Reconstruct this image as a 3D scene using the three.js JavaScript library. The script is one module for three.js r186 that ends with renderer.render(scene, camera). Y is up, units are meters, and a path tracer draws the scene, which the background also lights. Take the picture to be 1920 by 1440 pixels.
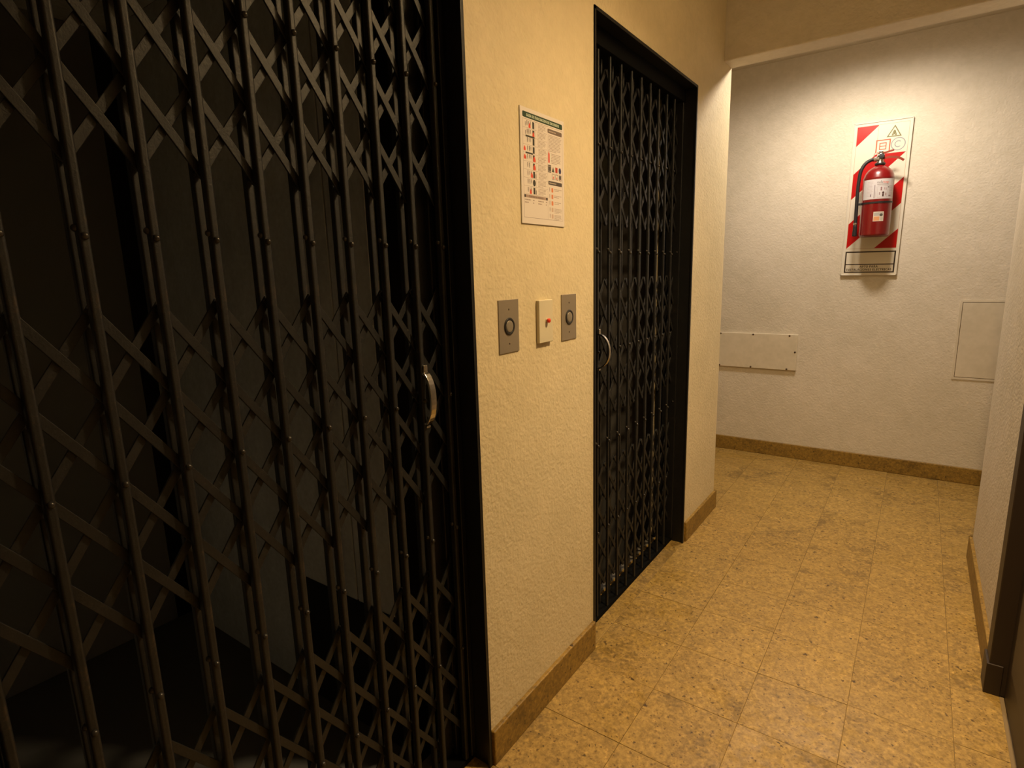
import * as THREE from 'three';
import { RoundedBoxGeometry } from 'three/addons/geometries/RoundedBoxGeometry.js';
import { mergeGeometries } from 'three/addons/utils/BufferGeometryUtils.js';

// ---------------------------------------------------------------- camera, light, exposure
const scene = new THREE.Scene();
scene.background = new THREE.Color(0x000000);
const camera = new THREE.PerspectiveCamera(67.97, 1920 / 1440, 0.02, 50);
camera.position.set(0.8309, 1.3, 0);
camera.rotation.order = 'YXZ';
camera.rotation.set(-0.1918, 0.62043, -0.02724);

const renderer = new THREE.WebGLRenderer({ antialias: true });
renderer.toneMapping = THREE.LinearToneMapping;
renderer.toneMappingExposure = 1.13;
renderer.shadowMap.enabled = true;

const CEIL = 2.56;
const LAMPS = [
  // [x, z, colour, candela, cone angle (deg), penumbra]
  { x: 0.99, z: -1.58, color: [1.0, 0.71, 0.37], cd: 17.0, angle: 72, pen: 1.0, size: 2.5 },
  { x: 0.50, z: -3.46, color: [1.0, 0.86, 0.70], cd: 9.6, angle: 88, pen: 0.52, size: 5 },
];
for (const l of LAMPS) {
  const s = new THREE.SpotLight(new THREE.Color().setRGB(...l.color), l.cd, 0, THREE.MathUtils.degToRad(l.angle), l.pen, 2);
  s.position.set(l.x, CEIL - 0.012, l.z);
  s.target.position.set(l.x, 0, l.z);
  s.castShadow = true;
  s.shadow.radius = l.size;                 // times 2 cm
  s.shadow.mapSize.set(2048, 2048);
  s.shadow.bias = -0.0005;
  s.name = 'downlight_beam';
  scene.add(s, s.target);
}

// ---------------------------------------------------------------- helpers
function rng(seed) { let a = seed >>> 0; return () => { a = (a + 0x6D2B79F5) | 0; let t = Math.imul(a ^ (a >>> 15), 1 | a); t = (t + Math.imul(t ^ (t >>> 7), 61 | t)) ^ t; return ((t ^ (t >>> 14)) >>> 0) / 4294967296; }; }
const lin = (r, g, b) => new THREE.Color().setRGB(r, g, b);
const taken = new Map();
function numbered(n) { const k = taken.get(n) || 0; taken.set(n, k + 1); return k ? `${n}_${String(k).padStart(3, '0')}` : n; }
function shade(m) { m.castShadow = true; m.receiveShadow = true; return m; }
function part(name, geo, mat, parent, label) {
  const g = Array.isArray(geo) ? join(geo) : geo;
  const m = shade(new THREE.Mesh(g, mat)); m.name = name; parent.add(m);
  if (label) m.userData.label = label;
  return m;
}
function join(list) { return list.length === 1 ? list[0] : mergeGeometries(list.map((g) => { const q = g.index ? g.toNonIndexed() : g; for (const k of Object.keys(q.attributes)) if (!['position', 'normal', 'uv'].includes(k)) q.deleteAttribute(k); return q; })); }
function thing(name, label, category, at = [0, 0, 0], group) {
  const o = new THREE.Group(); o.name = numbered(name); o.position.set(...at); scene.add(o);
  o.userData = { label, category }; if (group) o.userData.group = group;
  return o;
}
function struct(name, geo, mat, label, category) {
  const o = part(name, geo, mat, scene); o.userData = { kind: 'structure', label, category }; return o;
}
function structGroup(name, label, category) { const o = new THREE.Group(); o.name = name; scene.add(o); o.userData = { kind: 'structure', label, category }; return o; }
// uv in metres, by the axis a face looks along
function uvBox(g, ox = 0, oy = 0) {
  const q = g.index ? g.toNonIndexed() : g, p = q.attributes.position, n = p.count, uv = new Float32Array(n * 2);
  const a = new THREE.Vector3(), b = new THREE.Vector3(), c = new THREE.Vector3();
  for (let i = 0; i < n; i += 3) {
    a.fromBufferAttribute(p, i); b.fromBufferAttribute(p, i + 1); c.fromBufferAttribute(p, i + 2);
    const f = b.clone().sub(a).cross(c.clone().sub(a)); const ax = Math.abs(f.x), ay = Math.abs(f.y), az = Math.abs(f.z);
    [a, b, c].forEach((v, k) => {
      const u = ax >= ay && ax >= az ? [v.z, v.y] : ay >= az ? [v.x, v.z] : [v.x, v.y];
      uv[(i + k) * 2] = u[0] + ox; uv[(i + k) * 2 + 1] = u[1] + oy;
    });
  }
  q.setAttribute('uv', new THREE.BufferAttribute(uv, 2));
  return q;
}
// box from corner to corner, optional rounded edges
function bx(x0, x1, y0, y1, z0, z1, r = 0, seg = 2) {
  const w = Math.abs(x1 - x0), h = Math.abs(y1 - y0), d = Math.abs(z1 - z0);
  const g = r > 0 ? new RoundedBoxGeometry(w, h, d, seg, Math.min(r, w / 2.01, h / 2.01, d / 2.01)) : new THREE.BoxGeometry(w, h, d);
  g.translate((x0 + x1) / 2, (y0 + y1) / 2, (z0 + z1) / 2);
  return uvBox(g);
}
function tube(pts, r, seg = 40, rad = 10) {
  return new THREE.TubeGeometry(new THREE.CatmullRomCurve3(pts.map((p) => new THREE.Vector3(...p))), seg, r, rad, false);
}
function lathe(profile, seg = 40) { return new THREE.LatheGeometry(profile.map(([r, y]) => new THREE.Vector2(r, y)), seg); }

// ---------------------------------------------------------------- tileable noise textures
function tileNoise(size, cells, seed) {
  const r = rng(seed), g = new Float32Array(cells * cells); for (let i = 0; i < g.length; i++) g[i] = r();
  const out = new Float32Array(size * size), sm = (t) => t * t * (3 - 2 * t);
  for (let y = 0; y < size; y++) {
    const fy = y / size * cells, y0 = Math.floor(fy), ty = sm(fy - y0), ya = (y0 % cells) * cells, yb = ((y0 + 1) % cells) * cells;
    for (let x = 0; x < size; x++) {
      const fx = x / size * cells, x0 = Math.floor(fx), tx = sm(fx - x0), xa = x0 % cells, xb = (x0 + 1) % cells;
      const a = g[ya + xa] * (1 - tx) + g[ya + xb] * tx, b = g[yb + xa] * (1 - tx) + g[yb + xb] * tx;
      out[y * size + x] = a * (1 - ty) + b * ty;
    }
  }
  return out;
}
function fbm(size, list) { const out = new Float32Array(size * size); for (const [cells, amp, seed] of list) { const n = tileNoise(size, cells, seed); for (let i = 0; i < out.length; i++) out[i] += amp * (n[i] - 0.5); } return out; }
function dataTex(size, fn, srgb, repeat) {
  const d = new Uint8Array(size * size * 4);
  for (let i = 0; i < size * size; i++) { const c = fn(i); d[i * 4] = Math.max(0, Math.min(255, c[0])); d[i * 4 + 1] = Math.max(0, Math.min(255, c[1])); d[i * 4 + 2] = Math.max(0, Math.min(255, c[2])); d[i * 4 + 3] = 255; }
  const t = new THREE.DataTexture(d, size, size); t.wrapS = t.wrapT = THREE.RepeatWrapping; t.magFilter = THREE.LinearFilter; t.minFilter = THREE.LinearMipmapLinearFilter; t.generateMipmaps = true;
  if (srgb) t.colorSpace = THREE.SRGBColorSpace;
  if (repeat) t.repeat.set(repeat, repeat);
  t.needsUpdate = true; return t;
}
const clamp = (v, a, b) => Math.max(a, Math.min(b, v));

// sprayed plaster relief: one tile = 0.7 m
const plasterN = fbm(1024, [[90, 1.0, 11], [170, 0.55, 12], [320, 0.25, 13], [28, 0.5, 14], [8, 0.5, 15]]);
const plasterBump = dataTex(1024, (i) => { const v = 128 + plasterN[i] * 110; return [v, v, v]; }, false, 1 / 0.7);
// paint tone, uneven and a little soiled: one tile = 2.4 m
const toneN = fbm(512, [[5, 0.9, 21], [14, 0.6, 22], [44, 0.45, 23], [130, 0.4, 24], [256, 0.3, 25]]);
const paintTone = (r, g, b, k) => dataTex(512, (i) => { const t = 1 + toneN[i] * k; return [r * t, g * t, b * (1 + toneN[i] * k * 1.25)]; }, true, 1 / 2.4);
const M = {};
M.wallYellow = new THREE.MeshStandardMaterial({ map: paintTone(213, 197, 160, 0.05), bumpMap: plasterBump, bumpScale: 0.0017, roughness: 0.62 });
M.wallWhite = new THREE.MeshStandardMaterial({ map: paintTone(213, 203, 185, 0.06), bumpMap: plasterBump, bumpScale: 0.0017, roughness: 0.65 });
M.ceiling = new THREE.MeshStandardMaterial({ map: paintTone(205, 197, 180, 0.05), roughness: 0.85 });
M.shaft = new THREE.MeshStandardMaterial({ color: lin(0.16, 0.15, 0.135), roughness: 0.95 });

// terrazzo, 2.032 m (8 tiles) a side
const TILE = 0.254, TS = 2048;
const terrazzoTex = (() => {
  const col = new Float32Array(TS * TS * 3);
  const big = fbm(TS, [[7, 0.9, 31], [19, 0.7, 32], [60, 0.5, 33]]), fine = fbm(TS, [[200, 0.7, 34], [420, 0.6, 35], [900, 0.5, 36]]);
  for (let i = 0; i < TS * TS; i++) {
    const t = 1 + big[i] * 0.05 + fine[i] * 0.28;
    col[i * 3] = 155 * t; col[i * 3 + 1] = 125 * (1 + big[i] * 0.055 + fine[i] * 0.30); col[i * 3 + 2] = 64 * (1 + big[i] * 0.065 + fine[i] * 0.36);
  }
  const r = rng(77);
  const chip = (n, r0, r1, k0, k1, tint) => {
    for (let q = 0; q < n; q++) {
      const cx = r() * TS, cy = r() * TS, rad = r0 + (r1 - r0) * Math.pow(r(), 2.2), an = r() * Math.PI, st = 0.45 + r() * 0.55, k = k0 + (k1 - k0) * r();
      const ca = Math.cos(an), sa = Math.sin(an), p1 = r() * 6.28, p2 = r() * 6.28, m = Math.ceil(rad * 1.4);
      for (let dy = -m; dy <= m; dy++) for (let dx = -m; dx <= m; dx++) {
        const u = dx * ca + dy * sa, v = (-dx * sa + dy * ca) / st, a = Math.atan2(v, u), d = Math.hypot(u, v) / rad / (1 + 0.22 * Math.sin(3 * a + p1) + 0.15 * Math.sin(5 * a + p2));
        const w = clamp((1 - d) * 2.5, 0, 1); if (w <= 0) continue;
        const i = (((Math.floor(cy + dy) % TS) + TS) % TS * TS + ((Math.floor(cx + dx) % TS) + TS) % TS) * 3;
        for (let c = 0; c < 3; c++) col[i + c] *= 1 + (k * tint[c] - 1) * w;
      }
    }
  };
  chip(9000, 2, 8, 1.03, 1.12, [1, 1, 1.03]);
  chip(15000, 1.5, 4.5, 0.70, 0.94, [1, 0.95, 0.85]);
  chip(2600, 2, 6, 0.48, 0.75, [1, 0.93, 0.78]);
  chip(90, 4, 9, 0.45, 0.65, [1, 0.92, 0.78]);
  // scuffed darker patches with broken outlines
  const s1 = fbm(TS, [[9, 1, 41], [23, 0.7, 42], [70, 0.6, 43], [240, 0.7, 44]]);
  for (let i = 0; i < TS * TS; i++) { const w = clamp((s1[i] - 0.22) * 2.2, 0, 1) * 0.16; col[i * 3] *= 1 - w; col[i * 3 + 1] *= 1 - w * 1.05; col[i * 3 + 2] *= 1 - w * 1.1; }
  return dataTex(TS, (i) => [col[i * 3], col[i * 3 + 1], col[i * 3 + 2]], true, 1 / (8 * TILE));
})();
const wearN = fbm(512, [[6, 0.8, 51], [20, 0.7, 52], [90, 0.7, 53]]);
const wearRough = dataTex(512, (i) => { const v = 150 + wearN[i] * 90; return [v, v, v]; }, false, 1 / 1.3);
M.terrazzo = new THREE.MeshStandardMaterial({ map: terrazzoTex, roughnessMap: wearRough, roughness: 0.85 });
M.skirting = new THREE.MeshStandardMaterial({ map: terrazzoTex, color: lin(0.80, 0.76, 0.54), roughness: 0.5 });
M.joint = new THREE.MeshStandardMaterial({ color: lin(0.22, 0.155, 0.08), roughness: 0.95 });

// metals, paints, plastics
const paintN = fbm(512, [[30, 0.6, 61], [120, 0.8, 62], [256, 0.6, 63]]);
const paintBump = dataTex(512, (i) => { const v = 128 + paintN[i] * 100; return [v, v, v]; }, false, 4);
const gateTone = dataTex(512, (i) => { const t = clamp((paintN[i] + toneN[i] * 0.6 - 0.42) * 4, 0, 1), k = 1 + paintN[i] * 0.25; return [29 * k + 20 * t, 29 * k + 11 * t, 29 * k + 4 * t]; }, true, 2);
M.gate = new THREE.MeshStandardMaterial({ map: gateTone, bumpMap: paintBump, bumpScale: 0.0004, roughness: 0.5 });
M.frame = new THREE.MeshStandardMaterial({ map: gateTone, color: lin(0.5, 0.5, 0.5), bumpMap: paintBump, bumpScale: 0.0003, roughness: 0.45 });
M.track = new THREE.MeshPhysicalMaterial({ color: lin(0.004, 0.004, 0.004), roughness: 0.9, specularIntensity: 0.15 });
M.rivet = new THREE.MeshStandardMaterial({ color: lin(0.05, 0.045, 0.04), roughness: 0.3, metalness: 0.5 });
M.chrome = new THREE.MeshStandardMaterial({ color: lin(0.62, 0.58, 0.52), roughness: 0.22, metalness: 1 });
const brushN = tileNoise(256, 128, 71);
const brushed = dataTex(256, (i) => { const y = Math.floor(i / 256), v = 128 + (brushN[y * 256 + 7] - 0.5) * 90 + (brushN[i] - 0.5) * 30; return [v, v, v]; }, false, 10);
M.plate = new THREE.MeshStandardMaterial({ color: lin(0.29, 0.24, 0.18), roughness: 0.5, metalness: 0.35, bumpMap: brushed, bumpScale: 0.00006 });
M.darkRing = new THREE.MeshStandardMaterial({ color: lin(0.018, 0.016, 0.015), roughness: 0.35 });
M.button = new THREE.MeshStandardMaterial({ color: lin(0.30, 0.26, 0.20), roughness: 0.38, metalness: 0.4 });
M.screw = new THREE.MeshStandardMaterial({ color: lin(0.09, 0.06, 0.035), roughness: 0.5, metalness: 0.6 });
M.cream = new THREE.MeshStandardMaterial({ color: lin(0.64, 0.57, 0.40), roughness: 0.45 });
M.creamPaint = new THREE.MeshStandardMaterial({ map: paintTone(214, 203, 181, 0.07), roughness: 0.55 });
M.redButton = new THREE.MeshStandardMaterial({ color: lin(0.75, 0.05, 0.01), roughness: 0.35 });
M.hatch = new THREE.MeshStandardMaterial({ map: paintTone(208, 197, 176, 0.07), roughness: 0.7 });
M.carPanel = new THREE.MeshStandardMaterial({ map: dataTex(256, (i) => { const t = 1 + toneN[(i * 4) % toneN.length] * 0.1 + (brushN[i] - 0.5) * 0.06; return [214 * t, 220 * t, 226 * t]; }, true, 1), roughness: 0.5 });
M.carBack = new THREE.MeshStandardMaterial({ color: lin(0.16, 0.17, 0.18), roughness: 0.6 });
M.carDark = new THREE.MeshStandardMaterial({ color: lin(0.006, 0.006, 0.006), roughness: 0.7 });
M.carFloor = new THREE.MeshStandardMaterial({ color: lin(0.07, 0.07, 0.07), roughness: 0.8 });
M.extRed = new THREE.MeshPhysicalMaterial({ color: lin(0.18, 0.003, 0.004), roughness: 0.3, clearcoat: 0.6, clearcoatRoughness: 0.12 });
M.rubber = new THREE.MeshStandardMaterial({ color: lin(0.012, 0.011, 0.012), roughness: 0.55 });
M.leverRed = new THREE.MeshStandardMaterial({ color: lin(0.22, 0.03, 0.012), roughness: 0.4 });
M.doorWood = new THREE.MeshStandardMaterial({ color: lin(0.030, 0.018, 0.011), roughness: 0.5 });
M.lampTrim = new THREE.MeshStandardMaterial({ color: lin(0.7, 0.68, 0.62), roughness: 0.4 });

// ---------------------------------------------------------------- structure
const X_R = 1.116, Z_FAR = -4.165, Z_NEAR = 1.1, Z_AL = -3.05, X_AL0 = -1.6, X_AL1 = 2.6;
const G1 = { z0: -0.09, z1: -1.02 }, G2 = { z0: -1.612, z1: -2.545 }, GH = 2.044;

// floor: bed and every tile
{
  const floor = structGroup('floor', 'speckled tan terrazzo tile floor running down the hallway', 'floor');
  part('joint_bed', [bx(-0.135, X_R + 0.1, -0.12, -0.0025, Z_NEAR, Z_AL), bx(X_AL0, X_AL1, -0.12, -0.0025, Z_AL, Z_FAR - 0.1)], M.joint, floor);
  const r = rng(5);
  const tileGeo = (x0, x1, z0, z1, dy) => {          // z1 < z0, chamfered slab
    const g = 0.0005, b = 0.0006, yt = dy, yb = -0.02, X0 = x0 + g, X1 = x1 - g, Z0 = z0 - g, Z1 = z1 + g, P = [], I = [];
    const ring = (i, y) => [[X0 + i, y, Z0 - i], [X1 - i, y, Z0 - i], [X1 - i, y, Z1 + i], [X0 + i, y, Z1 + i]];
    const R = [ring(0, yb), ring(0, yt - b), ring(b, yt)];
    const tri = (a, c, d) => P.push(...a, ...c, ...d);
    for (let k = 0; k < 2; k++) for (let s = 0; s < 4; s++) { const a = R[k][s], c = R[k][(s + 1) % 4], d = R[k + 1][(s + 1) % 4], e = R[k + 1][s]; tri(a, c, d); tri(a, d, e); }
    tri(R[2][0], R[2][1], R[2][2]); tri(R[2][0], R[2][2], R[2][3]);
    const q = new THREE.BufferGeometry(); q.setAttribute('position', new THREE.Float32BufferAttribute(P, 3)); q.computeVertexNormals();
    return uvBox(q, Math.floor(r() * 8) * TILE, Math.floor(r() * 8) * TILE);
  };
  const lay = (xs, zs) => { for (let i = 0; i + 1 < xs.length; i++) for (let j = 0; j + 1 < zs.length; j++) part('floor_tile', tileGeo(xs[i], xs[i + 1], zs[j], zs[j + 1], (r() - 0.5) * 0.0008), M.terrazzo, floor); };
  const zs = []; for (let k = 0; k <= 13; k++) zs.push(Z_AL - 0.005 + TILE * (13 - k));
  lay([0, TILE, 2 * TILE, 3 * TILE, 4 * TILE, X_R + 0.02], zs);
  const za = []; for (let k = 0; k <= 4; k++) za.push(Z_AL - 0.005 - TILE * k); za.push(Z_FAR - 0.02);
  const xa = []; for (let k = -6; k <= 9; k++) xa.push(k * TILE);
  lay(xa, za);
  floor.userData.label = 'speckled tan terrazzo tile floor running down the hallway';
}

// left wall: the plaster round the two gate openings
{
  const w = structGroup('wall_left', 'cream yellow rough plaster wall holding the two black gates', 'wall');
  const T = -0.16;
  const seg = [bx(T, 0, 0, CEIL, Z_NEAR, G1.z0), bx(T, 0, 0, CEIL, G1.z1, G2.z0), bx(T, 0, GH, CEIL, G1.z0, G1.z1), bx(T, 0, GH, CEIL, G2.z0, G2.z1)];
  part('plaster', seg, M.wallYellow, w);
  // end of the wall with a softened corner
  const s = new THREE.Shape(), rr = 0.012;
  s.moveTo(T, -G2.z1); s.lineTo(0, -G2.z1); s.lineTo(0, -Z_AL - rr); s.quadraticCurveTo(0, -Z_AL, -rr, -Z_AL); s.lineTo(X_AL0, -Z_AL); s.lineTo(X_AL0, -Z_AL - 0.16); s.lineTo(T, -Z_AL - 0.16); s.closePath();
  const g = new THREE.ExtrudeGeometry(s, { depth: CEIL, bevelEnabled: false, curveSegments: 5 }); g.rotateX(-Math.PI / 2);
  part('plaster_end', uvBox(g), M.wallYellow, w);
}
struct('wall_far', bx(X_AL0 - 0.1, X_AL1 + 0.1, 0, CEIL, Z_FAR, Z_FAR - 0.15), M.wallWhite, 'off-white rough plaster wall at the end of the hallway', 'wall');
{
  const w = structGroup('wall_right', 'shaded off-white wall pier at the right edge beside the dark door', 'wall');
  const s = new THREE.Shape(), rr = 0.012, zp = -2.146;
  s.moveTo(X_R, -zp); s.lineTo(X_R, 3.07 - rr); s.quadraticCurveTo(X_R, 3.07, X_R + rr, 3.07); s.lineTo(X_AL1, 3.07); s.lineTo(X_AL1, 2.92); s.lineTo(X_R + 0.15, 2.92); s.lineTo(X_R + 0.15, -zp); s.closePath();
  const g = new THREE.ExtrudeGeometry(s, { depth: CEIL, bevelEnabled: false, curveSegments: 5 }); g.rotateX(-Math.PI / 2);
  part('pier', uvBox(g), M.wallWhite, w);
  part('plaster', [bx(X_R, X_R + 0.15, 0, CEIL, Z_NEAR, -1.2), bx(X_R, X_R + 0.15, 2.1, CEIL, -1.2, zp)], M.wallWhite, w);
}
struct('wall_near', bx(-0.2, X_R + 0.2, 0, CEIL, Z_NEAR, Z_NEAR + 0.12), M.wallWhite, 'plain plaster wall closing the hallway behind the viewer', 'wall');
struct('wall_alcove_ends', [bx(X_AL0 - 0.12, X_AL0, 0, CEIL, Z_AL + 0.1, Z_FAR - 0.1), bx(X_AL1, X_AL1 + 0.12, 0, CEIL, Z_AL + 0.1, Z_FAR - 0.1)], M.wallWhite, 'plaster walls closing the cross passage out of sight', 'wall');
struct('ceiling', [bx(-0.2, X_R + 0.2, CEIL, CEIL + 0.15, Z_NEAR + 0.1, Z_AL), bx(X_AL0 - 0.1, X_AL1 + 0.1, CEIL, CEIL + 0.15, Z_AL, Z_FAR - 0.1)], M.ceiling, 'plain painted ceiling above the hallway', 'ceiling');
struct('ceiling_beam', bx(-0.05, X_R + 0.06, 2.232, CEIL + 0.02, -2.915, -3.04, 0.006), M.wallWhite, 'shaded plaster beam crossing above the end of the hallway', 'beam');

// lift shafts behind the gates
{
  const shaft = (name, z0, z1, label) => {
    const xb = -1.85, t = 0.1, y0 = -0.5, y1 = 3.0;
    struct(name, [bx(xb - t, xb, y0, y1, z0, z1), bx(xb, -0.16, y0, y1, z0, z0 + t), bx(xb, -0.16, y0, y1, z1 - t, z1), bx(xb - t, -0.16, y0 - t, y0, z0 + t, z1 - t), bx(xb - t, -0.16, y1, y1 + t, z0 + t, z1 - t), bx(-0.17, -0.14, CEIL - 0.02, y1, z0 + t, z1 - t), bx(-0.17, -0.135, y0, -0.01, z0 + t, z1 - t)], M.shaft, label, 'shaft');
  };
  shaft('wall_shaft_first', 0.05, -1.16, 'black lift shaft behind the nearest folding gate');
  shaft('wall_shaft_second', -1.47, -2.70, 'black lift shaft behind the farther folding gate');
}

// stone thresholds in the openings
const sill = (name, g, label) => struct(name, bx(-0.135, 0, -0.02, 0.0005, g.z0 - 0.002, g.z1 + 0.002, 0.002), M.terrazzo, label, 'threshold');
sill('trim_1', G1, 'tan stone threshold under the nearest folding gate');
sill('trim_2', G2, 'tan stone threshold under the farther folding gate');

// skirtings
const skirt = (name, g, label) => struct(name, g, M.skirting, label, 'skirting');
skirt('baseboard_left', bx(-0.005, 0.012, 0, 0.104, G1.z1 - 0.003, G2.z0 + 0.002, 0.004), 'tan stone skirting along the wall between the two gates');
skirt('baseboard_left_end', [bx(-0.005, 0.012, 0, 0.100, G2.z1 - 0.014, Z_AL - 0.010, 0.004), bx(X_AL0, 0.010, 0, 0.100, Z_AL + 0.004, Z_AL - 0.012, 0.004)], 'short tan stone skirting between the farther gate and the corner');
skirt('baseboard_far', bx(X_AL0, X_AL1, 0, 0.096, Z_FAR - 0.004, Z_FAR + 0.012, 0.004), 'dark tan stone skirting along the far wall under the extinguisher');
skirt('baseboard_right', [bx(X_R - 0.012, X_R + 0.005, 0, 0.104, -2.150, -3.081, 0.004), bx(X_R - 0.012, X_AL1, 0, 0.104, -3.066, -3.082, 0.004)], 'pale-topped stone skirting at the foot of the right pier');

// dark door in the right wall
{
  const d = structGroup('door_1', 'dark brown wooden door and frame at the right edge', 'door');
  part('door_frame', [bx(X_R - 0.014, X_R + 0.12, 0, 2.12, -2.075, -2.148, 0.003), bx(X_R - 0.014, X_R + 0.12, 0, 2.12, -1.18, -1.25, 0.003), bx(X_R - 0.014, X_R + 0.12, 2.05, 2.12, -1.25, -2.075, 0.003)], M.doorWood, d);
  part('plinth_block', bx(X_R - 0.020, X_R + 0.02, 0, 0.10, -2.07, -2.152, 0.002), M.doorWood, d);
  const leaf = part('door_leaf', [bx(X_R + 0.03, X_R + 0.07, 0.005, 2.05, -1.25, -2.075)], M.doorWood, d);
  for (const [y0, y1] of [[0.15, 0.95], [1.08, 1.92]]) part('door_panel', bx(X_R + 0.020, X_R + 0.035, y0, y1, -1.36, -1.965, 0.006), M.doorWood, leaf);
  part('door_handle', tube([[X_R + 0.03, 1.02, -1.33], [X_R - 0.02, 1.02, -1.33], [X_R - 0.025, 1.02, -1.37], [X_R - 0.025, 1.02, -1.45]], 0.008), M.chrome, leaf);
}

// ceiling downlights
LAMPS.forEach((l, i) => {
  const o = thing('downlight', i ? 'round recessed downlight above the fire extinguisher' : 'round recessed downlight in the ceiling between the two gates', 'lamp', [l.x, CEIL, l.z]);
  part('trim_ring', lathe([[0.062, 0.0], [0.064, -0.006], [0.085, -0.007], [0.09, -0.002], [0.09, 0.001]], 36), M.lampTrim, o);
  const em = new THREE.MeshStandardMaterial({ color: lin(0.8, 0.8, 0.8), emissive: lin(...l.color), emissiveIntensity: 6 });
  const dg = new THREE.CircleGeometry(0.062, 32); dg.rotateX(Math.PI / 2); dg.translate(0, -0.003, 0);
  part('glowing_diffuser', dg, em, o);
});

// ---------------------------------------------------------------- gate frames and folding gates
function gateFrame(g, label) {
  const o = thing('gate_frame', label, 'frame', [0, 0, (g.z0 + g.z1) / 2], 'black steel frames of the lift gates');
  const h = (g.z0 - g.z1) / 2, f = 0.010, p = 0.004, d = -0.15, t = 0.005;
  part('jamb', [bx(d, p, 0, GH, h, h - t), bx(-0.002, p, 0, GH, h, h - f)], M.frame, o);
  part('jamb', [bx(d, p, 0, GH, -h, -h + t), bx(-0.002, p, 0, GH, -h, -h + f)], M.frame, o);
  part('head', [bx(d, p, GH, GH - t, h, -h), bx(-0.002, p, GH, GH - f, h, -h)], M.frame, o);
  return o;
}
gateFrame(G1, 'black steel frame round the nearest, larger folding gate');
gateFrame(G2, 'black steel frame round the farther folding gate');

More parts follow.
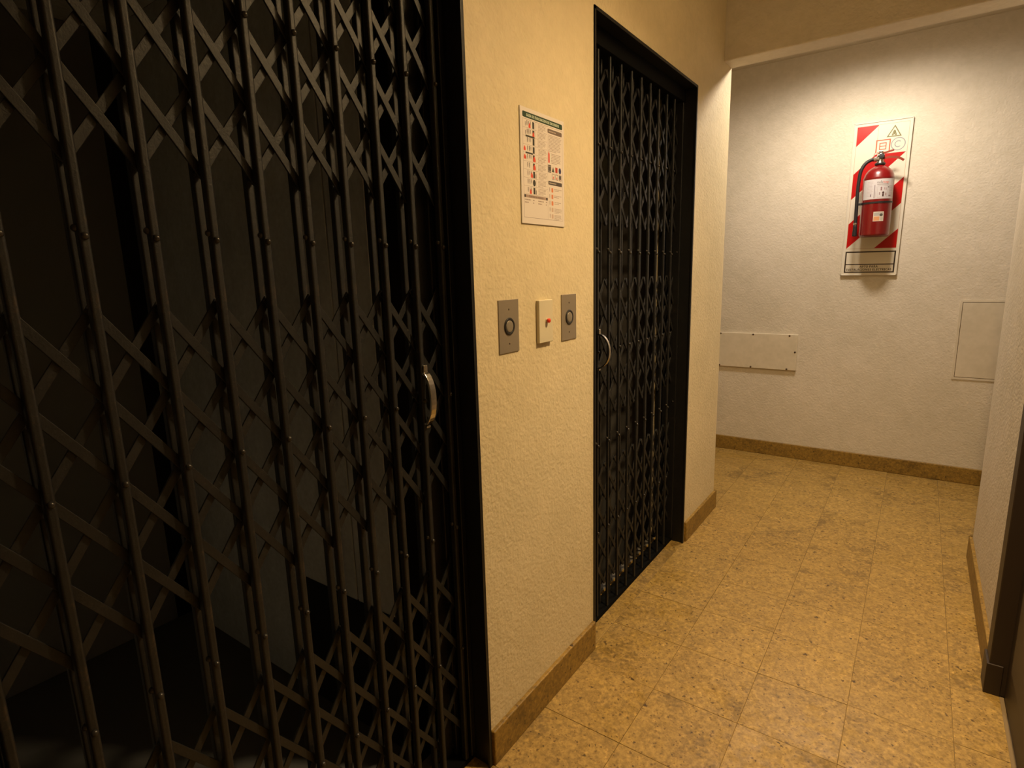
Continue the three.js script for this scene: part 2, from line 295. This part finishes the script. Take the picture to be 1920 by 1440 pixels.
const BANDS = [1.700, 1.025, 0.356], NP = 0.12, HALF = 2;
const XF = -0.060, XA = -0.0715, XB = -0.0765, XR = -0.092;      // front bar, the two lattice layers, rear bar
function foldingGate(g, first, pitch, count, leadIndex, bulge, wide, bar, label) {
  const zc = (g.z0 + g.z1) / 2;
  const o = thing('folding_gate', label, 'gate', [0, 0, zc], 'black scissor gates of the lifts');
  const Z = (i) => first - pitch * i - zc;
  const barF = uvBox(new RoundedBoxGeometry(bar[0], 1.965, bar[1], 2, bar[1] * 0.34)), barR = uvBox(new RoundedBoxGeometry(bar[0] * 0.85, 1.965, bar[1], 2, bar[1] * 0.25));
  const head = new THREE.SphereGeometry(0.0052, 8, 5, 0, Math.PI * 2, 0, Math.PI / 2); head.rotateZ(-Math.PI / 2);
  const side = head.clone(); side.rotateY(-Math.PI / 2);
  const rivets = [];
  for (const b of BANDS) rivets.push(head.clone().translate(bar[0] / 2, b - 1.0, 0));
  for (const y of [1.362, 0.688]) rivets.push(head.clone().translate(bar[0] / 2, y - 1.0, 0), side.clone().translate(-0.001, y + 0.010 - 1.0, bar[1] / 2));
  const rivetGeo = join(rivets);
  for (let i = 0; i < count; i++) {
    const f = part('picket', barF, M.gate, o); f.position.set(XF, 1.0, Z(i));
    const r = part('rivets', rivetGeo, M.rivet, f);
    r.userData.kind = 'stuff';
    const k = part('rear_picket', barR, M.gate, o); k.position.set(XR, 1.0, Z(i));
  }
  // lattice flats: each runs four bays down a band, cut short at the ends of the gate
  const cache = new Map();
  for (const c of BANDS) for (const dir of [1, -1]) for (let s = -3; s < count - 1; s++) {
    // "\" falls with depth (dir 1), "/" rises with depth (dir -1)
    const a = Math.max(0, s), b = Math.min(count - 1, s + 4); if (b - a < 1) continue;
    const yAt = (i) => dir > 0 ? c + HALF * NP - NP * (i - s) : c - HALF * NP + NP * (i - s);
    const n = b - a, len = Math.hypot(n * pitch, n * NP) + 0.012, key = n;
    if (!cache.has(key)) cache.set(key, uvBox(new RoundedBoxGeometry(0.0038, 0.0135, len, 1, 0.0009)));
    const m = part('lattice_bar', cache.get(key), M.gate, o);
    m.position.set(dir > 0 ? XA : XB, (yAt(a) + yAt(b)) / 2, (Z(a) + Z(b)) / 2);
    // box runs along local z; depth goes -z, so a positive turn about x lowers the far end
    const ang = Math.atan2(NP, pitch); m.rotation.x = dir > 0 ? -ang : ang;
  }
  // tracks
  const h0 = g.z0 - 0.006 - zc, h1 = g.z1 + 0.006 - zc;
  part('top_track', [bx(-0.11, -0.045, 1.985, 2.038, h0, h1, 0.002)], M.track, o);
  part('bottom_track', [bx(-0.112, -0.054, 0.0006, 0.018, h0, h1, 0.002)], M.track, o);
  // end posts at both jambs
  part('end_post', bx(-0.112, -0.048, 0.018, 1.985, h0, h0 - 0.016, 0.002), M.frame, o);
  part('end_post', bx(-0.112, -0.048, 0.018, 1.985, h1, h1 + 0.016, 0.002), M.frame, o);
  // leading stile: flat bar beside the leading pickets, with the pull handle
  const dirOut = leadIndex > count / 2 ? -1 : 1, zl = Z(leadIndex);
  part('leading_stile', bx(-0.104, -0.0995, 0.02, 1.985, zl + dirOut * 0.038, zl + dirOut * 0.080, 0.001), M.gate, o);
  const pts = []; for (let k = 0; k <= 16; k++) { const t = k / 16 * Math.PI; pts.push([Math.sin(t) * bulge, -Math.cos(t) * 0.058]); }
  const sh = new THREE.Shape(); const th = 0.0022;
  pts.forEach(([x, y], k) => { const n = k / 16 * Math.PI, X = x + Math.sin(n) * th, Y = y - Math.cos(n) * th; k ? sh.lineTo(X, Y) : sh.moveTo(X, Y); });
  pts.slice().reverse().forEach(([x, y], k) => { const n = (16 - k) / 16 * Math.PI; sh.lineTo(x - Math.sin(n) * th, y + Math.cos(n) * th); });
  const hg = new THREE.ExtrudeGeometry(sh, { depth: wide, bevelEnabled: true, bevelThickness: 0.0015, bevelSize: 0.001, bevelSegments: 2 }); hg.translate(0, 0, -wide / 2);
  const hd = part('handle', hg, M.chrome, o, 'chrome pull handle'); hd.position.set(XF + 0.006, 1.03, zl + dirOut * 0.004);
  for (const s of [-1, 1]) part('handle_foot', bx(XF + 0.004, XF + 0.013, 1.03 + s * 0.058 - 0.004, 1.03 + s * 0.058 + 0.014 * s + 0.004, zl + dirOut * 0.004 - 0.006, zl + dirOut * 0.004 + 0.006, 0.002), M.chrome, o, 'chrome handle foot');
  return o;
}
foldingGate(G1, -0.1295, 0.0855, 11, 9, 0.024, 0.014, [0.016, 0.013], 'nearest black scissor gate filling the left half, chrome handle on its right');
foldingGate(G2, -1.671, 0.0859, 11, 1, 0.042, 0.009, [0.010, 0.009], 'farther black scissor gate between the call buttons and the corner');

// lift car standing behind the first gate
{
  const x0 = -0.24, x1 = -1.45, za = -0.93, zb = -0.10, y0 = 0.0, y1 = 2.12;
  const o = thing('lift_car', 'dark grey panelled lift car seen through the nearest gate', 'lift', [(x0 + x1) / 2, 0, (za + zb) / 2]);
  const cx = (x0 + x1) / 2, cz = (za + zb) / 2, B = (a, b, c, d, e, f, r) => { const g = bx(a, b, c, d, e, f, r); g.translate(-cx, 0, -cz); return uvBox(g); };
  part('side_panel', B(-0.391, x1 + 0.06, y0, y1, za, za - 0.03, 0.002), M.carPanel, o);
  part('side_panel', B(x0, -0.386, y0, y1, za, za - 0.03, 0.002), M.carPanel, o);
  part('side_panel', B(x0, x1, y0, y1, zb, zb + 0.03, 0.002), M.carPanel, o);
  part('back_panel', B(x1, x1 - 0.03, y0, y1, za + 0.05, zb, 0.002), M.carBack, o);
  part('kick_panel', B(x0, -0.665, y0, 0.405, za + 0.004, za - 0.01, 0.001), M.carDark, o, 'black kick panel low on the side wall');
  part('car_floor', B(x0, x1, y0 - 0.05, y0, za, zb), M.carFloor, o);
  part('car_roof', B(x0, x1, y1, y1 + 0.04, za, zb), M.carPanel, o);
}

// ---------------------------------------------------------------- things on the left wall
function canvasTex(w, h, draw) {
  const c = document.createElement('canvas'); c.width = w; c.height = h; draw(c.getContext('2d'), w, h);
  const t = new THREE.CanvasTexture(c); t.colorSpace = THREE.SRGBColorSpace; t.anisotropy = 8; return t;
}
function rrect(c, x, y, w, h, r) { c.beginPath(); c.moveTo(x + r, y); c.lineTo(x + w - r, y); c.quadraticCurveTo(x + w, y, x + w, y + r); c.lineTo(x + w, y + h - r); c.quadraticCurveTo(x + w, y + h, x + w - r, y + h); c.lineTo(x + r, y + h); c.quadraticCurveTo(x, y + h, x, y + h - r); c.lineTo(x, y + r); c.quadraticCurveTo(x, y, x + r, y); c.closePath(); c.fill(); }
const posterTex = canvasTex(768, 1008, (c, W, H) => {
  const r = rng(91);
  c.fillStyle = '#dcd2ca'; c.fillRect(0, 0, W, H);
  c.fillStyle = '#1f3a22'; rrect(c, 36, 34, W - 66, 50, 18);
  c.fillStyle = '#d8e0cc'; c.font = 'bold 34px sans-serif'; c.textAlign = 'center'; c.fillText('GUIA DE EVACUACION DE INCENDIO', W / 2 + 4, 71, W - 190);
  c.strokeStyle = '#8d7a74'; c.lineWidth = 3; c.strokeRect(38, 96, W - 70, H - 150);
  const L = 38, C1 = 250, C2 = 455, Rr = W - 32, y0 = 96, rowH = 72, rows = 9;
  c.lineWidth = 2; c.beginPath(); c.moveTo(C1, y0); c.lineTo(C1, y0 + rows * rowH); c.moveTo(C2, y0); c.lineTo(C2, H - 54); c.stroke();
  const lines = (x, y, w, n, dy, col) => { c.fillStyle = col || '#9b8a80'; for (let k = 0; k < n; k++) { let q = x; const end = x + w * (k === n - 1 ? 0.6 : 0.86 + r() * 0.14); while (q < end) { const ww = 8 + r() * 22; c.fillRect(q, y + k * dy, Math.min(ww, end - q), dy * 0.42); q += ww + 4; } } };
  const man = (x, y, h, col) => { c.fillStyle = col; c.beginPath(); c.arc(x, y, h * 0.13, 0, 7); c.fill(); c.fillRect(x - h * 0.11, y + h * 0.14, h * 0.22, h * 0.42); c.fillRect(x - h * 0.11, y + h * 0.5, h * 0.08, h * 0.36); c.fillRect(x + h * 0.03, y + h * 0.5, h * 0.08, h * 0.36); };
  const flame = (x, y, h) => { c.fillStyle = '#d8482a'; c.beginPath(); c.moveTo(x, y - h); c.quadraticCurveTo(x + h * 0.55, y - h * 0.4, x + h * 0.32, y); c.lineTo(x - h * 0.32, y); c.quadraticCurveTo(x - h * 0.55, y - h * 0.45, x, y - h); c.fill(); };
  for (let k = 0; k < rows; k++) {
    const y = y0 + k * rowH; c.strokeStyle = '#8d7a74'; c.beginPath(); c.moveTo(L, y); c.lineTo(C2, y); c.stroke();
    c.fillStyle = '#2f2d22'; if (k === 2) c.fillRect(L + 45, y - 10, 150, 16); if (k === 4) c.fillRect(L + 40, y - 8, 120, 14);
    if (k === 7) { c.beginPath(); c.ellipse(215, y + 38, 24, 29, 0, 0, 7); c.fill(); } else c.fillRect(198, y + 8, 32, 58);
    const dark = '#3a362b';
    man(110, y + 14, 44, dark); man(140, y + 14, k % 2 ? 46 : 36, dark); if (k !== 5) man(166, y + 14, 36, dark); if (k < 2 || k === 4) man(84, y + 28, 36, dark);
    if (k === 0 || k === 8) flame(152, y + 68, 44); if (k === 1) flame(214, y + 66, 46); if (k === 3 || k === 4) flame(64, y + 56, 44); if (k === 4 || k === 5) flame(224, y + 66, 52); if (k === 6) flame(176, y + 66, 48);
    if (k === 6 || k === 8) { c.fillStyle = dark; c.fillRect(240, y + 28, 10, 38); }
    lines(C1 + (k % 3 === 0 ? 46 : 34), y + 10, C2 - C1 - 60, 5, 12);
  }
  const yb = y0 + rows * rowH; c.strokeStyle = '#8d7a74'; c.beginPath(); c.moveTo(L, yb); c.lineTo(C2, yb); c.stroke();
  c.fillStyle = '#a58d80'; c.fillRect(L + 4, yb + 6, C2 - L - 8, 26); c.fillStyle = '#2e241e'; rrect(c, L + 6, yb + 6, 26, 26, 8); rrect(c, C2 - 34, yb + 6, 26, 26, 8);
  c.fillStyle = '#4b3c33'; c.font = 'bold 20px sans-serif'; c.fillText('TELEFONOS DE URGENCIA', (L + C2) / 2, yb + 26, C2 - L - 90);
  lines(L + 12, yb + 46, 110, 2, 24); lines(L + 150, yb + 46, 26, 2, 24); lines(L + 240, yb + 46, 110, 2, 24); lines(C2 - 40, yb + 46, 24, 2, 24);
  // right column
  c.fillStyle = '#6e5d52'; rrect(c, C2 + 8, 112, Rr - C2 - 16, 40, 14); lines(C2 + 30, 128, Rr - C2 - 60, 1, 22, '#b9a99b');
  lines(C2 + 18, 166, Rr - C2 - 30, 12, 13);
  c.fillStyle = '#c9391f'; rrect(c, C2 + 14, 330, 26, 92, 12); c.fillRect(C2 + 20, 318, 12, 16); lines(C2 + 66, 332, Rr - C2 - 82, 7, 14);
  c.fillStyle = '#4a423d'; c.fillRect(C2 + 8, 440, 56, 70); c.fillStyle = '#b9aaa0'; c.fillRect(C2 + 14, 450, 44, 4); c.fillRect(C2 + 14, 496, 44, 4);
  c.fillStyle = '#2c3a26'; c.beginPath(); c.moveTo(C2 + 102, 450); c.lineTo(C2 + 126, 500); c.lineTo(C2 + 78, 500); c.fill();
  c.fillStyle = '#b03414'; c.fillRect(C2 + 144, 450, 42, 50); c.fillStyle = '#35335e'; c.beginPath(); c.ellipse(C2 + 232, 476, 24, 29, 0, 0, 7); c.fill();
  for (let k = 0; k < 3; k++) { c.strokeStyle = '#6a5850'; c.lineWidth = 5; c.strokeRect(C2 + 82 + k * 66, 518, 44, 48); flame(C2 + 104 + k * 66, 560, 22); }
  c.fillStyle = '#3e3833'; c.fillRect(C2 + 218, 522, 34, 34);
  c.fillStyle = '#4a423c'; rrect(c, C2 + 10, 588, Rr - C2 - 22, 36, 12); lines(C2 + 26, 602, Rr - C2 - 60, 1, 20, '#c9bcae');
  for (let k = 0; k < 5; k++) { const y = 650 + k * 62; c.fillStyle = '#7d6a60'; man(C2 + 34, y + 4, 40, '#85736a'); c.fillStyle = k < 3 ? '#cf7f54' : '#c4aa98'; rrect(c, C2 + 66, y, 34, 42, 10); lines(C2 + 118, y + 6, Rr - C2 - 134, k < 3 ? 2 : 5, k < 3 ? 14 : 10); }
});
{
  const mat = new THREE.MeshStandardMaterial({ map: posterTex, roughness: 0.5 });
  const o = thing('poster', 'pale printed evacuation notice on the wall above the call buttons', 'poster', [0, 1.5605, -1.3265]);
  part('backing', bx(0.0005, 0.0028, -0.1375, 0.1375, 0.105, -0.105), new THREE.MeshStandardMaterial({ color: lin(0.66, 0.62, 0.55), roughness: 0.6 }), o);
  const g = new THREE.PlaneGeometry(0.209, 0.274); g.rotateY(Math.PI / 2); g.translate(0.0031, 0, 0); part('printed_sheet', g, mat, o);
}
function callPlate(z, label) {
  const o = thing('call_button', label, 'button', [0, 1.1705, z], 'brown metal call button plates');
  part('plate', bx(-0.001, 0.0028, -0.066, 0.066, 0.0425, -0.0425, 0.0012), M.plate, o);
  const ring = lathe([[0.0155, 0.0], [0.0155, 0.0022], [0.0165, 0.0030], [0.0205, 0.0030], [0.0215, 0.0020], [0.0218, 0.0]], 40); ring.rotateZ(-Math.PI / 2); ring.translate(0.0026, 0, 0);
  part('button_ring', ring, M.darkRing, o, 'black ring');
  const btn = lathe([[0.0001, 0.0034], [0.010, 0.0033], [0.0138, 0.0028], [0.0148, 0.0018], [0.0148, 0.0]], 40); btn.rotateZ(-Math.PI / 2); btn.translate(0.0026, 0, 0);
  part('push_button', btn, M.button, o);
  for (const y of [0.042, -0.043]) { const s = lathe([[0.0001, 0.0012], [0.0018, 0.001], [0.0026, 0.0002]], 14); s.rotateZ(-Math.PI / 2); s.translate(0.0027, y, 0); part('screw', s, M.screw, o); }
  return o;
}
callPlate(-1.154, 'brown metal call button plate left of the red switch box, beside the nearest gate');
callPlate(-1.4545, 'brown metal call button plate right of the red switch box, beside the farther gate');
{
  const o = thing('switch_box', 'cream plastic switch box with a small red button between the call plates', 'switch', [0, 1.170, -1.3165]);
  part('box_body', bx(-0.001, 0.0105, -0.0575, 0.0575, 0.035, -0.035, 0.0022), M.cream, o);
  const stem = lathe([[0.0040, 0.0], [0.0040, 0.003], [0.0058, 0.0036], [0.0060, 0.0085], [0.0050, 0.0102], [0.0001, 0.0108]], 22); stem.rotateZ(-Math.PI / 2); stem.translate(0.0105, 0.002, -0.002);
  const b = part('red_button', stem, M.redButton, o, 'small red push button');
  const col = lathe([[0.0052, 0.0], [0.0062, 0.0008], [0.0062, 0.002], [0.0052, 0.003]], 22); col.rotateZ(-Math.PI / 2); col.translate(0.0105, 0.002, -0.002);
  part('button_collar', col, M.cream, b);
}

// ---------------------------------------------------------------- things on the far wall
{
  const o = thing('cover_plate', 'long cream cover plate screwed low on the far wall by the corner', 'panel', [-0.10, 0.730, Z_FAR]);
  part('plate', bx(-0.36, 0.298, -0.120, 0.120, -0.002, 0.016, 0.002), M.creamPaint, o);
  for (const [x, y] of [[0.018, 0.113], [0.247, 0.112], [0.286, 0.004], [0.241, -0.113], [0.012, -0.113], [-0.2, 0.113], [-0.2, -0.113], [-0.345, 0]]) {
    const s = lathe([[0.0001, 0.004], [0.004, 0.0034], [0.0062, 0.001], [0.0062, 0]], 14); s.rotateX(Math.PI / 2); s.translate(x, y, 0.0155); part('screw', s, M.screw, o);
  }
}
{
  const o = thing('inspection_hatch', 'flush painted inspection hatch half hidden behind the right pier', 'hatch', [1.26, 0.852, Z_FAR]);
  const w = 0.225, h = 0.217, f = 0.012;
  part('surround', [bx(-w - f, -w, -h - f, h + f, -0.004, 0.0045), bx(w, w + f, -h - f, h + f, -0.004, 0.0045), bx(-w, w, h, h + f, -0.004, 0.0045), bx(-w, w, -h - f, -h, -0.004, 0.0045)], M.hatch, o);
  part('hatch_back', bx(-w, w, -h, h, -0.004, 0.0008), M.joint, o);
  part('hatch_door', bx(-w + 0.0028, w - 0.0028, -h + 0.0028, h - 0.0028, 0.0, 0.004, 0.001), M.hatch, o);
}
// extinguisher back board
const BW = 0.292, BH = 0.885;
const boardTex = canvasTex(676, 2048, (c, W, H) => {
  const CR = '#dcd4c2', RED = '#b4090b';
  c.fillStyle = CR; c.fillRect(0, 0, W, H);
  const iu = 0.045, x0 = iu * W, x1 = (1 - iu * 0.9) * W, yT = 0.018 * H, yB = 0.822 * H;
  c.save(); c.beginPath(); c.rect(x0, yT, x1 - x0, yB - yT); c.clip(); c.fillStyle = RED;
  const slope = 0.318 * H;       // fall of a stripe edge across the width
  const band = (a, b) => { c.beginPath(); c.moveTo(0, a * H); c.lineTo(W, a * H - slope); c.lineTo(W, b * H - slope); c.lineTo(0, b * H); c.closePath(); c.fill(); };
  band(-0.05, 0.158); band(0.338, 0.505); band(0.668, 0.835); band(1.0, 1.17);
  c.fillStyle = CR; c.fillRect(0.425 * W, 0, W, 0.205 * H);
  c.restore();
  c.strokeStyle = '#b9967c'; c.lineWidth = 4; c.strokeRect(x0, yT, x1 - x0, yB - yT); c.beginPath(); c.moveTo(0.425 * W, yT); c.lineTo(0.425 * W, 0.205 * H); c.stroke();
  // class symbols
  c.textAlign = 'center'; c.lineJoin = 'miter';
  c.strokeStyle = '#6d6a3c'; c.lineWidth = 12; c.beginPath(); c.moveTo(0.71 * W, 0.036 * H); c.lineTo(0.825 * W, 0.101 * H); c.lineTo(0.595 * W, 0.101 * H); c.closePath(); c.stroke();
  c.font = 'bold 78px sans-serif'; c.lineWidth = 9; c.strokeText('A', 0.71 * W, 0.0945 * H);
  c.strokeStyle = '#e2573a'; c.lineWidth = 13; c.strokeRect(0.415 * W, 0.118 * H, 0.235 * W, 0.078 * H);
  c.lineWidth = 10; const bX = 0.475 * W, bY = 0.137 * H, bw = 0.11 * W, bh = 0.039 * H; c.strokeRect(bX, bY, bw, bh); c.beginPath(); c.moveTo(bX, bY + bh / 2); c.lineTo(bX + bw, bY + bh / 2); c.stroke();
  c.strokeStyle = '#8f9096'; c.lineWidth = 11; c.beginPath(); c.ellipse(0.795 * W, 0.152 * H, 0.118 * W, 0.0385 * H, 0, 0, 7); c.stroke();
  c.beginPath(); c.ellipse(0.795 * W, 0.152 * H, 0.055 * W, 0.0185 * H, 0, 0.85, 5.45); c.stroke();
  // lower box
  c.strokeStyle = '#2d2118'; c.lineWidth = 17; const bx0 = 0.055 * W, bx1 = 0.955 * W, by0 = 0.845 * H, by1 = 0.983 * H, bm = 0.930 * H;
  c.strokeRect(bx0, by0, bx1 - bx0, by1 - by0); c.lineWidth = 13; c.beginPath(); c.moveTo(bx0, bm); c.lineTo(bx1, bm); c.stroke();
  c.fillStyle = '#3b3022'; c.font = 'bold 42px sans-serif'; c.fillText('APTO PARA', W / 2, 0.952 * H); c.fillText('INSTALACIONES ELECTRICAS', W / 2, 0.9735 * H, 0.84 * W);
});
{
  const o = thing('extinguisher_board', 'red and cream striped board behind the fire extinguisher', 'sign', [0.5645, 1.672, Z_FAR]);
  o.rotation.z = -0.012;
  const w = BW / 2, h = BH / 2;
  part('board', bx(-w + 0.003, w - 0.003, -h + 0.003, h - 0.003, 0.002, 0.012, 0.002), new THREE.MeshStandardMaterial({ color: lin(0.66, 0.61, 0.5), roughness: 0.35 }), o);
  const g = new THREE.PlaneGeometry(BW - 0.010, BH - 0.010); g.translate(0, 0, 0.0123); part('printed_face', g, new THREE.MeshPhysicalMaterial({ map: boardTex, roughness: 0.3, clearcoat: 0.5, clearcoatRoughness: 0.15 }), o);
  part('edge_strip', [bx(-w, -w + 0.006, -h, h, 0, 0.0155, 0.0015), bx(w - 0.006, w, -h, h, 0, 0.0155, 0.0015), bx(-w, w, h - 0.006, h, 0, 0.0155, 0.0015), bx(-w, w, -h, -h + 0.006, 0, 0.0155, 0.0015)], new THREE.MeshStandardMaterial({ color: lin(0.68, 0.63, 0.53), roughness: 0.4 }), o);
}
// fire extinguisher
{
  const R = 0.077, o = thing('fire_extinguisher', 'red fire extinguisher with black hose hanging on the striped board', 'extinguisher', [0.577, 1.455, Z_FAR + 0.016 + 0.012 + R]);
  part('cylinder', lathe([[0.001, 0.012], [0.05, 0.010], [0.064, 0.003], [0.070, 0.0], [R - 0.002, 0.006], [R, 0.014], [R, 0.318], [R + 0.0012, 0.321], [R + 0.0012, 0.327], [R - 0.001, 0.331], [R - 0.004, 0.345], [R - 0.011, 0.361], [R - 0.023, 0.376], [R - 0.040, 0.388], [0.024, 0.395], [0.020, 0.399], [0.020, 0.408], [0.001, 0.408]], 56), M.extRed, o);
  const band = (y0, y1, r, th0, th1, seg = 32) => { const g = new THREE.CylinderGeometry(r, r, y1 - y0, seg, 1, true, th0, th1 - th0); g.translate(0, (y0 + y1) / 2, 0); return g; };
  const labelTex = canvasTex(1024, 512, (c, W, H) => {
    const r = rng(17); c.fillStyle = '#cbc6c7'; c.fillRect(0, 0, W, H);
    c.textAlign = 'left'; c.font = 'bold 66px sans-serif'; c.fillStyle = '#7c7470'; c.fillText('mata', 430, 110); const w1 = c.measureText('mata').width; c.fillStyle = '#d4502e'; c.fillText('fuego', 432 + w1, 110);
    c.fillStyle = '#8d8588'; c.beginPath(); c.moveTo(540, 40); c.lineTo(556, 66); c.lineTo(524, 66); c.fill();
    c.fillStyle = '#a39a98'; c.fillRect(440, 128, 330, 26); c.fillStyle = '#c6bfc0'; c.fillRect(440, 160, 330, 12);
    c.strokeStyle = '#a08f90'; c.lineWidth = 6; c.strokeRect(460, 186, 280, 290); c.fillStyle = '#7c6a6c'; c.fillRect(372, 150, 18, 340); c.fillStyle = '#b5a9aa'; c.fillRect(410, 190, 12, 290);
    const blob = (x, y, s, col) => { c.fillStyle = col; c.beginPath(); c.arc(x, y, s, 0, 7); c.fill(); c.fillRect(x - s * 0.8, y + s, s * 1.6, s * 2.2); };
    blob(560, 230, 22, '#8c6468'); blob(650, 240, 14, '#b08c8e'); blob(700, 250, 14, '#a88a8a'); blob(520, 360, 16, '#94787a'); blob(620, 360, 30, '#4a302c'); blob(700, 380, 18, '#9a7672');
    for (let k = 0; k < 11; k++) { c.fillStyle = '#b8acae'; c.fillRect(150, 60 + k * 36, 150 + r() * 50, 12); c.fillStyle = '#a2918f'; c.fillRect(790, 190 + k * 26, 120 + r() * 60, 11); }
    c.fillStyle = '#7d6d78'; c.fillRect(262, 380, 30, 70); c.fillStyle = '#8a6f78'; c.fillRect(790, 420, 90, 30); c.fillStyle = '#5f5152'; c.fillRect(760, 196, 26, 40);
  });
  const lb = part('label', band(0.207, 0.316, R + 0.0006, -1.15, 1.25, 40), new THREE.MeshStandardMaterial({ map: labelTex, roughness: 0.4 }), o, 'white printed label');
  lb.rotation.y = 0.12;
  const stickTex = canvasTex(256, 256, (c) => { c.fillStyle = '#d9cdbb'; c.fillRect(0, 0, 256, 256); c.fillStyle = '#b9b6ac'; c.fillRect(12, 20, 230, 90); c.fillStyle = '#d79a6a'; c.fillRect(12, 130, 140, 110); c.fillStyle = '#55524a'; c.beginPath(); c.arc(190, 90, 40, 0, 7); c.fill(); c.fillStyle = '#8d8a86'; for (let k = 0; k < 6; k++) c.fillRect(20, 34 + k * 14, 120, 5); for (let k = 0; k < 5; k++) c.fillRect(165, 150 + k * 18, 74, 7); });
  const st = part('sticker', band(0.083, 0.136, R + 0.0006, -0.02, 0.66, 16), new THREE.MeshStandardMaterial({ map: stickTex, roughness: 0.4 }), o, 'small square paper sticker');
  st.rotation.y = -0.06;
  part('strap', [band(0.184, 0.193, R + 0.0022, 0, Math.PI * 2, 48), bx(-R - 0.026, -R + 0.02, 0.182, 0.195, 0.020, 0.030, 0.002)], M.rubber, o, 'black strap');
  const valve = part('valve', [lathe([[0.001, 0.402], [0.023, 0.402], [0.023, 0.414], [0.016, 0.418], [0.016, 0.440], [0.019, 0.444], [0.019, 0.462], [0.013, 0.464], [0.013, 0.470], [0.001, 0.472]], 24), bx(-0.011, 0.011, 0.440, 0.478, -0.012, 0.012, 0.003)], M.chrome, o, 'chrome valve');
  part('valve_collar', lathe([[0.0235, 0.400], [0.027, 0.402], [0.027, 0.410], [0.0235, 0.412]], 24), M.rubber, valve);
  part('gauge', (() => { const g = lathe([[0.001, 0.010], [0.012, 0.010], [0.014, 0.008], [0.014, 0]], 24); g.rotateX(Math.PI / 2); g.translate(0.006, 0.446, 0.014); return g; })(), M.rubber, valve);
  const strapShape = (pts, wd, th) => { const s = new THREE.CatmullRomCurve3(pts.map((p) => new THREE.Vector3(...p))); const sh = new THREE.Shape(); sh.moveTo(-th, -wd); sh.lineTo(th, -wd); sh.lineTo(th, wd); sh.lineTo(-th, wd); sh.closePath(); return new THREE.ExtrudeGeometry(sh, { steps: 24, extrudePath: s, bevelEnabled: false }); };
  part('carry_handle', strapShape([[0.008, 0.434, 0.004], [0.045, 0.438, 0.008], [0.085, 0.430, 0.010], [0.114, 0.412, 0.010]], 0.006, 0.0018), M.leverRed, o, 'dark red carrying handle');
  part('squeeze_lever', strapShape([[0.006, 0.462, 0.004], [0.030, 0.467, 0.006], [0.062, 0.474, 0.008]], 0.005, 0.0014), M.leverRed, o, 'dark red squeeze lever');
  part('pull_pin', [tube([[-0.016, 0.455, 0.016], [0.016, 0.455, 0.016]], 0.002, 4, 6), (() => { const g = new THREE.TorusGeometry(0.011, 0.0015, 6, 20); g.translate(-0.022, 0.455, 0.016); return g; })()], M.chrome, o);
  part('hose', tube([[-0.014, 0.432, 0.008], [-0.040, 0.432, 0.014], [-0.068, 0.416, 0.024], [-0.088, 0.380, 0.030], [-0.096, 0.320, 0.030], [-0.098, 0.240, 0.028], [-0.097, 0.160, 0.026], [-0.096, 0.070, 0.026]], 0.0095, 64, 12), M.rubber, o, 'black rubber hose');
  part('hose_fitting', tube([[-0.008, 0.432, 0.006], [-0.034, 0.432, 0.012]], 0.0115, 4, 14), M.chrome, o);
  part('nozzle', (() => { const g = lathe([[0.001, 0.0], [0.012, 0.0], [0.0125, 0.004], [0.0105, 0.055], [0.0095, 0.068], [0.001, 0.068]], 20); g.translate(-0.096, 0.006, 0.026); return g; })(), M.rubber, o, 'black nozzle');
  part('nozzle_ring', (() => { const g = lathe([[0.0098, 0.0], [0.0118, 0.001], [0.0118, 0.010], [0.0098, 0.011]], 20); g.translate(-0.096, 0.072, 0.026); return g; })(), M.chrome, o);
  part('wall_bracket', [bx(-0.016, 0.016, 0.30, 0.43, -R - 0.013, -R - 0.009), bx(-0.016, 0.016, 0.418, 0.430, -R - 0.011, -0.014)], M.rubber, o);
}

renderer.render(scene, camera);
